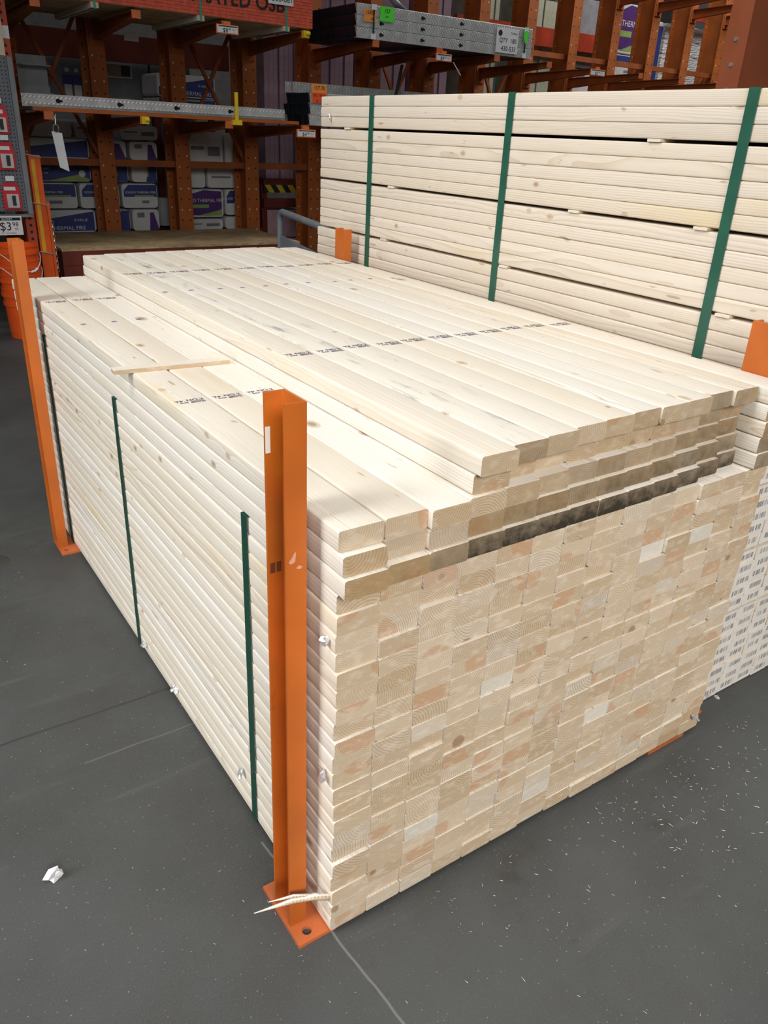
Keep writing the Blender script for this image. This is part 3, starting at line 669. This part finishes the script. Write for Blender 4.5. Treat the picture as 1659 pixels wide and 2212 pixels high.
for p_, l in (((1.837, 6.179, 1.542), 'on the arm tip under the middle shelf'), ((3.351, 6.179, 2.295), 'on the arm tip below the red board bundle')):
    t = thing('arm_clip', f'small yellow plastic clip {l}', 'clip', p_, group='yellow clips on arm tips')
    part('clip_body', MB().box(-.03, .03, -.014, .012, 0, .055).mesh(), 'yellow', t); part('clip_nose', MB().tube([(.0, -.016, .028), (.03, -.03, .036)], .014, 8).mesh(), 'yellow', t)
solo('paper_note', box(-.07, .07, -.002, .002, 0, .07), 'white', 'small white paper stuck above the rear of the middle bay', 'paper', (2.16, 7.33, 2.225), (.2, 0, .1))

# ---------------------------------------------------------------- insulation packs behind the rack
def bag_mesh(w, d, h, r=.035):
    mb = MB(); nx, nz = 6, 5; r = min(r, h * .3)
    def bulge(u): return 1 - abs(2 * u - 1) ** 4
    n = 24; prof = []
    for c in range(4):
        cx, cz = (w / 2 - r) * (1, -1, -1, 1)[c], (h / 2 - r) * (1, 1, -1, -1)[c]
        for k in range(6):
            a = PI / 2 * c + PI / 2 * k / 5; prof.append((cx + r * math.cos(a), cz + r * math.sin(a)))
    m_ = len(prof); ys = [(-.0, .90), (.012, .97), (.05, 1.0), (d - .05, 1.0), (d - .012, .97), (d, .9)]
    vs = []
    for y, s_ in ys: vs += [(p[0] * (1 - (1 - s_) * .25), y, h / 2 + p[1] * (1 - (1 - s_) * .35)) for p in prof]
    fs = [(j * m_ + i, j * m_ + (i + 1) % m_, (j + 1) * m_ + (i + 1) % m_, (j + 1) * m_ + i) for j in range(len(ys) - 1) for i in range(m_)]
    fs += [tuple(range(m_))[::-1], tuple(range((len(ys) - 1) * m_, len(ys) * m_))]
    return mb.add(vs, fs).mesh(smooth=False)
def poly(pts, w, h, y=-.002): return MB().add([((p[0] - .5) * w, y, p[1] * h) for p in pts], [tuple(range(len(pts)))]).mesh()
def bag(x0, x1, z0, z1, style, label, y=7.75, d=.5, txt=True):
    w, h = x1 - x0 - .012, z1 - z0 - .006
    t = thing('insulation_pack', label, 'insulation pack', ((x0 + x1) / 2, y, z0), group='insulation packs behind the rack')
    part('wrapper', bag_mesh(w, d, h), 'bag', t)
    if style == 'blue':
        part('blue_print', poly([(.03, .06), (.97, .06), (.97, .93), (.03, .42)], w, h), 'bagblue', t)
        if txt: part('lettering', text_mesh([('SOUND THERMAL FIRE', h * .25, 0, h * .12), ('R-VALUE', h * .16, w * .3, h * .5)]), 'bagtxt', t, (0, -.004, 0), STAND)
    elif style == 'bluegreen':
        part('blue_print', poly([(.02, .05), (.98, .05), (.98, .95), (.02, .95)], w, h), 'bagblue', t)
        part('green_print', poly([(.45, .04), (.97, .04), (.97, .12), (.85, .34)], w, h, -.003), 'baggreen', t); part('green_stripe', poly([(.08, .72), (.78, .72), (.78, .92), (.08, .92)], w, h, -.003), 'baggreen', t)
        part('round_seal', MB().lathe([(0, 0), (h * .16, 0)], 18).mesh(), 'bag', t, (w * .38, -.004, h * .38), STAND)
        part('lettering', text_mesh([('SANCTUARY', h * .12, -w * .1, h * .55), ('7%  22%  19%', h * .12, -w * .12, h * .35)]), 'bagtxt', t, (0, -.004, 0), STAND)
    elif style == 'half':
        part('blue_print', poly([(.06, .46), (.97, .46), (.97, .95), (.2, .95), (.06, .72)], w, h), 'bagblue', t); part('green_stripe', poly([(.35, .46), (.9, .46), (.9, .53), (.35, .53)], w, h, -.003), 'baggreen', t)
        part('lettering', text_mesh([('SOUND THERMAL FIRE', h * .13, w * .02, h * .6)]), 'bagtxt', t, (0, -.004, 0), STAND); part('small_print', poly([(.55, .2), (.75, .2), (.75, .32), (.55, .32)], w, h), 'baggrey', t)
    elif style == 'purple':
        part('purple_print', poly([(.02, .08), (.6, .08), (.95, .3), (.95, .92), (.5, .97), (.02, .75)], w, h), 'bagpurple', t); part('green_print', poly([(.3, .06), (.95, .06), (.95, .28)], w, h, -.003), 'baggreen', t); part('green_stripe', poly([(.02, .34), (.62, .34), (.62, .46), (.02, .46)], w, h, -.003), 'baggreen', t)
        part('lettering', text_mesh([('SOUND THERMAL FIRE', h * .165, -w * .03, h * .55)]), 'bagtxt', t, (0, -.004, 0), STAND)
    elif style == 'side':
        part('purple_print', poly([(.62, .02), (.98, .02), (.8, .85), (.66, .85)], w, h), 'bagpurple', t); part('small_print', poly([(.18, .62), (.45, .62), (.45, .85), (.18, .85)], w, h), 'baggrey', t)
    elif style == 'edge':
        part('blue_print', poly([(.55, .03), (.97, .03), (.97, .95), (.7, .95)], w, h), 'bagblue', t); part('green_stripe', poly([(.6, .3), (.66, .3), (.66, .9), (.6, .9)], w, h, -.003), 'baggreen', t)
    elif style == 'print':
        part('small_print', poly([(.08, .48), (.45, .48), (.45, .58), (.08, .58)], w, h), 'baggrey', t); part('more_small_print', poly([(.55, .3), (.9, .3), (.9, .58), (.55, .58)], w, h), 'baggrey', t)
    return t
B1 = 'behind the first rack bay'; B2 = 'behind the second rack bay'; B3 = 'behind the third rack bay'
bag(1.00, 1.79, .52, .74, 'blue', f'wide blue and white insulation pack, lowest {B1}')
bag(1.00, 1.63, .745, .99, 'half', f'insulation pack with blue upper band, second up {B1}')
bag(1.64, 2.05, .745, .99, 'half', f'short pack with blue upper band, second up between first and second bay')
bag(1.00, 1.79, .995, 1.20, 'bluegreen', f'blue pack with green stripe and round seal, third up {B1}')
bag(1.00, 1.80, 1.205, 1.39, 'blue', f'white pack with a slanted blue corner, fourth up {B1}', txt=False)
bag(1.00, 1.65, 1.395, 1.56, 'plain', f'plain white pack, topmost {B1}')
bag(1.66, 1.94, 1.395, 1.56, 'print', f'small white pack, topmost beside the first upright {B2}')
bag(1.81, 2.14, .52, .74, 'edge', f'narrow pack with blue edge, lowest left {B2}')
bag(2.15, 2.45, .52, .74, 'side', f'pack with a purple strip, lowest right {B2}')
bag(2.06, 2.45, .745, .99, 'half', f'pack with blue upper band, second up {B2}')
bag(1.81, 2.16, .995, 1.185, 'edge', f'pack with blue edge, third up left {B2}')
bag(2.18, 2.46, .995, 1.185, 'edge', f'white pack with blue edge, third up right {B2}')
bag(1.81, 2.16, 1.205, 1.385, 'side', f'pack with purple strip, fourth up left {B2}')
bag(2.18, 2.48, 1.205, 1.385, 'side', f'white pack with purple strip, fourth up right {B2}')
bag(2.10, 2.50, 1.395, 1.53, 'print', f'white pack with small print, topmost {B2}')
solo('insulation_roll', MB().tube([(0, 0, .06), (0, 0, .34)], .1, 16).mesh(), 'film', 'wrapped grey roll standing at the edge of the second rack bay', 'insulation roll', (2.57, 7.9, .50))
bag(2.72, 3.18, .52, .635, 'print', f'thin white pack with fine print, lowest left {B3}')
bag(3.19, 3.50, .52, .655, 'edge', f'small pack with blue edge, lowest right {B3}')
bag(2.72, 3.19, .645, .94, 'purple', f'purple fronted pack with white lettering {B3}')
bag(3.20, 3.50, .665, .94, 'half', f'pack with blue upper band, second up right {B3}')
bag(2.72, 2.99, .945, 1.16, 'plain', f'plain white pack, third up left {B3}')
bag(3.00, 3.62, .945, 1.16, 'print', f'white pack with printed panels, third up right {B3}')
bag(2.80, 3.21, 1.165, 1.50, 'print', f'large white pack with small print, topmost left {B3}')
bag(3.215, 3.50, 1.165, 1.50, 'edge', f'white pack with blue edge, topmost right {B3}')
bag(2.72, 3.40, 1.735, 1.815, 'bluegreen', 'low blue and white pack on the upper shelf behind the rack')
bag(2.72, 3.40, 1.82, 2.05, 'blue', 'blue pack with white lettering on the upper shelf behind the rack')
def shelfunit(x0, x1, y0, y1, z, label):
    t = thing('goods_shelf', label, 'shelf', (x0, y0, 0))
    part('shelf_board', box(0, x1 - x0, 0, y1 - y0, z - .03, z - .002), 'redbeam', t)
    for x in (0.02, x1 - x0 - .08):
        for y in (.02, y1 - y0 - .08): part('leg', box(x, x + .06, y, y + .06, 0, z - .031), 'redbeam', t)
shelfunit(.98, 3.66, 7.72, 8.3, .52, 'low dark red shelf carrying the insulation packs behind the rack')
shelfunit(2.66, 3.6, 8.31, 8.9, 1.735, 'tall dark red shelf behind the third bay')
for o in [q_ for q_ in C.objects if q_.get('label', '').endswith('upper shelf behind the rack')]: o.location.y = 8.33

# display panels and packs beyond the rack, first bays
t = thing('gondola_panel', 'pale grey display panel with hanging packs seen between the rack shelves', 'display panel', (1.3, 8.95, 0))
part('back_panel', box(0, 2.05, 0, .03, 0, 2.16), 'gond', t); part('slot_strip', box(.84, .86, -.004, -.0005, 1.2, 2.16), 'black', t); part('slot_strip', box(1.56, 1.58, -.004, -.0005, 1.2, 2.16), 'black', t)
for i, x in enumerate((1.72, 1.95, 2.05, 2.15, 2.23)):
    t = thing('hanging_pack', f'blue and white hanging pack, {ORD[i + 1]} from the left on the grey panel', 'hanging pack', (x, 8.90, 1.72), group='packs on the grey panel')
    part('card', box(-.045, .045, 0, .02, .17, .26), 'bagblue', t); part('blister', box(-.038, .038, -.005, .015, 0, .169), 'bag', t); part('price_flag', box(-.02, .02, -.01, -.006, .29, .325), 'white', t)
t = thing('shelf_sign', 'small framed cardboard coloured sign on the grey panel', 'sign', (2.52, 8.92, 1.99)); part('frame', box(-.14, .14, 0, .01, 0, .14), 'white', t); part('face', box(-.13, .13, -.004, -.001, .01, .13), 'card', t); part('picture', box(.02, .12, -.006, -.0045, .02, .12), 'blk2', t)
solo('pallet_beam', box(1.2, 3.7, 8.62, 8.70, 2.13, 2.38), 'redbeam', 'wide dark red rack beam behind the first three bays', 'beam')
solo('glass_cover', MB().box(-.01, .22, 0, .01, 0, .38).box(-.01, .22, -.15, 0, .10, .105).box(-.01, .22, -.15, 0, .30, .305).mesh(), 'film', 'clear plastic tray standing at the end of the middle shelf', 'plastic tray', (1.02, 6.75, 1.6275))

# foam and board stacks behind
def upright_boards(x0, n, pitch, z0, z1, mat, name, label, grp, y=8.3, cat='board'):
    me = box(0, pitch - .008, 0, .6, 0, z1 - z0)
    for i in range(n): solo(name, me, mat, f'{label}, {ORD[i + 1]} from the left', cat, (x0 + i * pitch, y + .01 * (i % 3), z0), group=grp)
upright_boards(3.98, 8, .066, 1.02, 3.3, 'pink', 'foam_board', 'mauve foam board standing on edge behind the fourth upright', 'mauve foam boards')
upright_boards(4.66, 8, .066, 1.02, 3.3, 'pink', 'foam_board', 'mauve foam board standing on edge behind the fifth upright', 'mauve foam boards')
upright_boards(5.38, 9, .066, 1.02, 3.3, 'pink', 'foam_board', 'mauve foam board standing on edge behind the sixth upright', 'mauve foam boards')
upright_boards(6.1, 8, .066, 1.02, 3.3, 'pink', 'foam_board', 'mauve foam board standing on edge behind the seventh upright', 'mauve foam boards')
upright_boards(6.9, 7, .075, 1.02, 3.3, 'greenp', 'wall_board', 'grey green board standing on edge left of the pale board', 'grey green boards')
upright_boards(7.98, 6, .083, 1.02, 3.3, 'greenp', 'wall_board', 'grey green board standing on edge beside the red beam', 'grey green boards')
solo('wall_board', box(0, .20, 0, .6, 0, 2.28), 'pale', 'single pale pinkish board standing at the end of the grey green boards', 'board', (8.50, 8.3, 1.02))
t = thing('hazard_barrier', 'dark red barrier frame with yellow and black hazard stripes behind the rack', 'barrier', (3.9, 8.2, 0))
part('top_beam', box(0, 4.8, 0, .9, .955, 1.018), 'redbeam', t)
part('stripe_panel', box(0, 4.8, -.01, 0, .87, .955), 'hazard', t, label='yellow and black striped strip')
part('lower_beam', box(0, 4.8, 0, .06, .70, .80), 'redbeam', t)
for x in (0.0, 1.6, 3.2, 4.73): part('leg', box(x, x + .07, .061, .12, 0, .954), 'redbeam', t)
for i, z in enumerate((0.0, .335)):
    solo('pink_pack', bag_mesh(.5, .4, .33), 'pinkb', f'pink wrapped pack on the floor behind the platform, {("lower", "upper")[i]} of two', 'insulation pack', (4.22, 8.33, z), group='pink packs')
solo('pallet_beam', box(6.6, 9.45, 8.15, 8.22, 2.74, 2.96), 'redbright', 'bright red rack beam high behind the bare arms', 'beam')
# goods high on the right
t = thing('goods_shelf', 'long high dark shelf carrying bags and silver rolls beyond the rack', 'shelf', (8.8, 8.25, 0))
part('shelf_board', box(0, 5.2, 0, 1.2, 2.02, 2.06), 'redbeam', t)
for x in (0.05, 2.5, 5.1): part('leg', box(x, x + .07, .06, .13, 0, 2.019), 'redbeam', t)
bag(8.85, 9.55, 2.065, 2.55, 'side', 'large white wrapped bag at the left of the high shelf', 8.3)
solo('wrapped_pallet', bag_mesh(.7, .6, .85), 'film', 'tall clear wrapped grey load on the large white bag', 'wrapped load', (9.2, 8.3, 2.555))
bag(9.6, 10.3, 2.065, 2.50, 'bluegreen', 'blue pack with green print, lowest of three on the high shelf', 8.3)
bag(9.6, 10.3, 2.505, 2.80, 'half', 'white pack with blue band, middle of three on the high shelf', 8.3)
bag(9.6, 10.3, 2.805, 3.45, 'purple', 'large purple and blue pack with white lettering, top of three on the high shelf', 8.3)
bag(10.35, 10.75, 2.065, 3.3, 'edge', 'tall white pack with a blue edge beside the silver rolls', 8.3)
for i in range(2):
    for k in range(6):
        solo('silver_roll', bag_mesh(.52, .5, .2), 'silver', f'silver wrapped roll, {ORD[k + 1]} up in the {("left", "right")[i]} silver stack', 'insulation roll', (11.05 + .56 * i, 8.3, 2.065 + .205 * k), group='silver rolls on the high shelf')
for i, (x, z, h) in enumerate(((12.35, 2.065, .36), (12.35, 2.43, .36), (12.35, 2.795, .4), (13.0, 2.065, .36), (13.0, 2.43, .36))):
    t = solo('pink_pack', bag_mesh(.62, .4, h - .005), 'pinkb', f'pink lettered insulation pack, {("lower", "middle", "upper")[i % 3]} one in the {("first", "last")[i // 3]} pink stack', 'insulation pack', (x, 8.3, z), group='pink packs on the high shelf')
    part('lettering', text_mesh([('YELLOW', .13, 0, 0)]), 'black', t, (0, -.003, .12), STAND)
solo('pallet_beam', box(10.7, 12.0, 8.1, 8.16, 3.34, 3.45), 'redbright', 'red beam above the silver rolls', 'beam')
t = thing('paper_note', 'brown cardboard sheet hanging from a high rack arm', 'sheet', (10.72, 6.9, 2.98)); part('sheet', box(-.14, .14, -.004, .004, 0, .25), 'card', t)
# big column right behind the tall pile
t = thing('steel_column', 'broad rust red steel column rising behind the tall pile', 'column', (2.985, 1.5, 0))
part('web', box(.012, .36, 0, .012, 0, 3.2), 'column', t); part('flange', box(0, .011, -.0, .11, 0, 3.2), 'column', t); part('flange', box(.361, .373, 0, .11, 0, 3.2), 'column', t)
for z in (1.80, 1.90, 2.0): part('bolt', MB().tube([(0, .055, z), (-.008, .055, z)], .009, 8).mesh(), 'steel', t)

# ---------------------------------------------------------------- cart
ct = thing('platform_cart', 'grey steel platform cart with a bent tube handle behind the tall pile', 'cart', (1.76, 3.62, 0), (0, 0, -0.222))
L_ = 1.0
pts = [(0, 0, .3), (0, 0, 1.04)] + [(0, -.06 + .06 * math.cos(a), 1.04 + .06 * math.sin(a)) for a in (.4, .8, 1.2, 1.57)]
hp = pts + [(0, -L_ + .06, 1.10)] + [(0, -L_ + .06 - .06 * math.sin(a), 1.04 + .06 * math.cos(a)) for a in (.4, .8, 1.2, 1.57)] + [(0, -L_, .3)]
part('handle', MB().tube(hp, .019, 12).mesh(smooth=True), 'grey', ct)
part('cross_panel', box(-.008, .008, -L_ + .02, -.02, .86, .96), 'grey', ct)
part('deck', box(-.02, .78, -L_, 0, .24, .30), 'grey', ct)
for x in (.1, .65):
    for y in (-L_ + .08, -.08): part('wheel', MB().tube([(x, y - .025, .1), (x, y + .025, .1)], .1, 18).mesh(), 'black', ct)
    
# ---------------------------------------------------------------- end of the aisle at the left
t = thing('peg_display', 'grey peg board display end beside the rack', 'display', (0, 5.88, 0))
part('peg_board', box(-.4, .765, 0, .012, .90, 1.93), 'peg', t); part('side_frame', MB().box(.766, .80, -.02, .03, .88, 1.93).mesh(), 'grey', t); part('bottom_rail', box(-.4, .80, -.012, .02, .86, .879), 'grey', t)
part('plywood_head', box(-.4, .765, 0.0, .015, 1.935, 3.0), 'ply', t, label='bare plywood panel')
t = thing('rack_upright', 'red perforated steel upright at the peg display', 'upright', (.795, 5.99, 0)); part('front_face', box(-.035, .035, 0, .05, 0, 3.2), 'perf', t); part('white_patch', box(-.03, .036, -.002, -.0005, 2.05, 2.13), 'white', t)
for i, (x, z, l) in enumerate(((.655, 1.43, 'upper'), (.665, 1.19, 'middle'), (.665, .915, 'lower'))):
    t = thing('blister_pack', f'red blister pack on the grey peg board, {l} one', 'blister pack', (x, 5.855, z), group='red blister packs')
    part('card', MB().prism([(-.065, 0), (.06, 0), (.06, .13), (.045, .19), (-.05, .19), (-.065, .13)], 0, .012, 'y').mesh(), 'red', t); part('blister', box(-.04, .042, -.018, -.001, .015, .11), 'clear', t); part('tool', box(-.005, .02, -.022, -.019, .03, .1), 'blk2', t); part('price_flag', box(-.03, .03, -.01, -.006, .20, .235), 'white', t); part('brand_patch', box(-.05, .03, -.002, -.0005, .135, .16), 'white', t)
t = thing('price_sign', 'white bucket price sign with a black heading below the peg board', 'sign', (.62, 5.84, .735)); part('board', box(-.14, .085, 0, .006, 0, .135), 'white', t)
part('black_band', box(-.13, .075, -.002, -.0004, .105, .125), 'black', t); part('lettering', text_mesh([('$3', .085, -.035, .035), ('98', .045, .035, .062), ('ea', .028, .04, .038), ('-227   NO HASSLE', .014, -.02, .01)]), 'black', t, (0, -.003, 0), STAND); part('heading', text_mesh([('BUCKET', .02, -.02, 0)]), 'bagtxt', t, (0, -.004, .108), STAND)
def bucket(i, z):
    t = thing('bucket', f'orange plastic bucket, {("lowest", "second", "third", "top")[i]} of the nested stack below the price sign', 'bucket', (.612, 5.70, z), group='orange buckets in a stack')
    pr = [(0, .004), (.124, .004), (.13, .0), (.141, .24), (.15, .245), (.15, .27), (.143, .272), (.145, .31), (.156, .315), (.156, .34), (.146, .342), (.147, .365), (.153, .368), (.153, .378), (.146, .378), (.125, .02), (0, .02)]
    part('shell', MB().lathe(pr, 32).mesh(smooth=False), 'bucket', t)
    if i > 1:
        hd = [(.158 * math.cos(a), -.158 * math.sin(a) - .0, .325 - .13 * math.sin(a) ** 2) for a in [PI * k / 16 for k in range(17)]]
        part('wire_handle', MB().tube(hd, .0028, 6).mesh(), 'white', t, rot=(0, 0, .35)); part('grip', MB().tube([hd[6], hd[7], hd[8]], .009, 8).mesh(), 'white', t, rot=(0, 0, .35))
for i in range(4): bucket(i, .103 * i)
t = thing('safety_gate', 'bright orange folded safety gate with yellow tape and chain leaning beside the platform', 'gate', (.90, 6.02, 0))
part('rail', MB().box(-.05, .035, 0, .03, 0.02, 1.29).mesh(), 'gate', t); part('rail', MB().box(.037, .058, -.01, .03, 0.02, .95).mesh(), 'gate', t)
part('yellow_tape', MB().box(-.035, -.008, -.002, -.0005, .58, 1.26).mesh(), 'ytape', t)
for z in (.575, .94, 1.285): part('pin', MB().tube([(-.065, -.012, z + .01), (.04, -.012, z - .012)], .006, 8).mesh(), 'steel', t)
ch = MB()
for i in range(15):
    z = .80 - i * .026; a = PI / 2 * (i % 2)
    ch.tube([(.062 + .007 * math.cos(b) * math.cos(a), -.012 + .007 * math.cos(b) * math.sin(a), z + .017 * math.sin(b)) for b in [2 * PI * k / 8 for k in range(9)]], .0022, 5)
part('chain', ch.mesh(), 'steel', t)

# ---------------------------------------------------------------- light
w = D.worlds.new('w'); bpy.context.scene.world = w; w.use_nodes = True
bg = w.node_tree.nodes['Background']; bg.inputs[0].default_value = (0.95, 0.98, 1.0, 1); bg.inputs[1].default_value = 0.05
def area(loc, sx, sy, e, tgt=None, col=(1, .985, .96), spread=180):
    l = D.lights.new('unseen_lamp', 'AREA'); l.shape = 'RECTANGLE'; l.size = sx; l.size_y = sy; l.energy = e; l.color = col; l.spread = math.radians(spread)
    o = D.objects.new('unseen_lamp', l); C.objects.link(o); o.location = loc
    if tgt: o.rotation_euler = (Vector(tgt) - Vector(loc)).to_track_quat('-Z', 'Y').to_euler()
area((-4.6, 0.4, 3.9), 1.6, 8.0, 122, (0.0, 0.8, 0.6), (.97, .99, 1.0), spread=95)  # unseen lamp added low on the left to light the long faces
area((0.6, 0.6, 7.5), 2.4, 5.0, 44, spread=120)
area((-0.7, -4.5, 3.5), 5.5, 1.6, 72, (0.7, 0.0, 0.35), (1, .99, .97), spread=66)  # unseen lamp added low in front to brighten the sawn ends
area((4.5, 4.2, 7.0), 8.0, 1.2, 62)
area((10.5, 5.0, 7.0), 6.0, 2.0, 430, (11.0, 8.4, 2.5))  # unseen lamp added to brighten the goods on the high shelf

# ---------------------------------------------------------------- camera
f_, cx, cy, cz, yaw, pitch, roll = 1693.81521, -0.586620684, -0.949543652, 1.54025156, -0.615506126, 0.446677146, 0.0489638781
fwd = Vector((-math.sin(yaw) * math.cos(pitch), math.cos(yaw) * math.cos(pitch), -math.sin(pitch)))
rgt = Vector((math.cos(yaw), math.sin(yaw), 0)); upv = rgt.cross(fwd)
r2 = rgt * math.cos(roll) + upv * math.sin(roll); u2 = upv * math.cos(roll) - rgt * math.sin(roll)
cam = D.cameras.new('camera'); co = D.objects.new('camera', cam); C.objects.link(co)
mw = Matrix.Identity(4)
for i in range(3): mw[i][0], mw[i][1], mw[i][2], mw[i][3] = r2[i], u2[i], -fwd[i], (cx, cy, cz)[i]
co.matrix_world = mw
cam.sensor_fit = 'HORIZONTAL'; cam.sensor_width = 36.0; cam.lens = f_ / 1659 * 36.0; cam.clip_start = 0.02
sc = bpy.context.scene; sc.camera = co
sc.view_settings.view_transform = 'Standard'; sc.view_settings.look = 'None'; sc.view_settings.exposure = 0.0
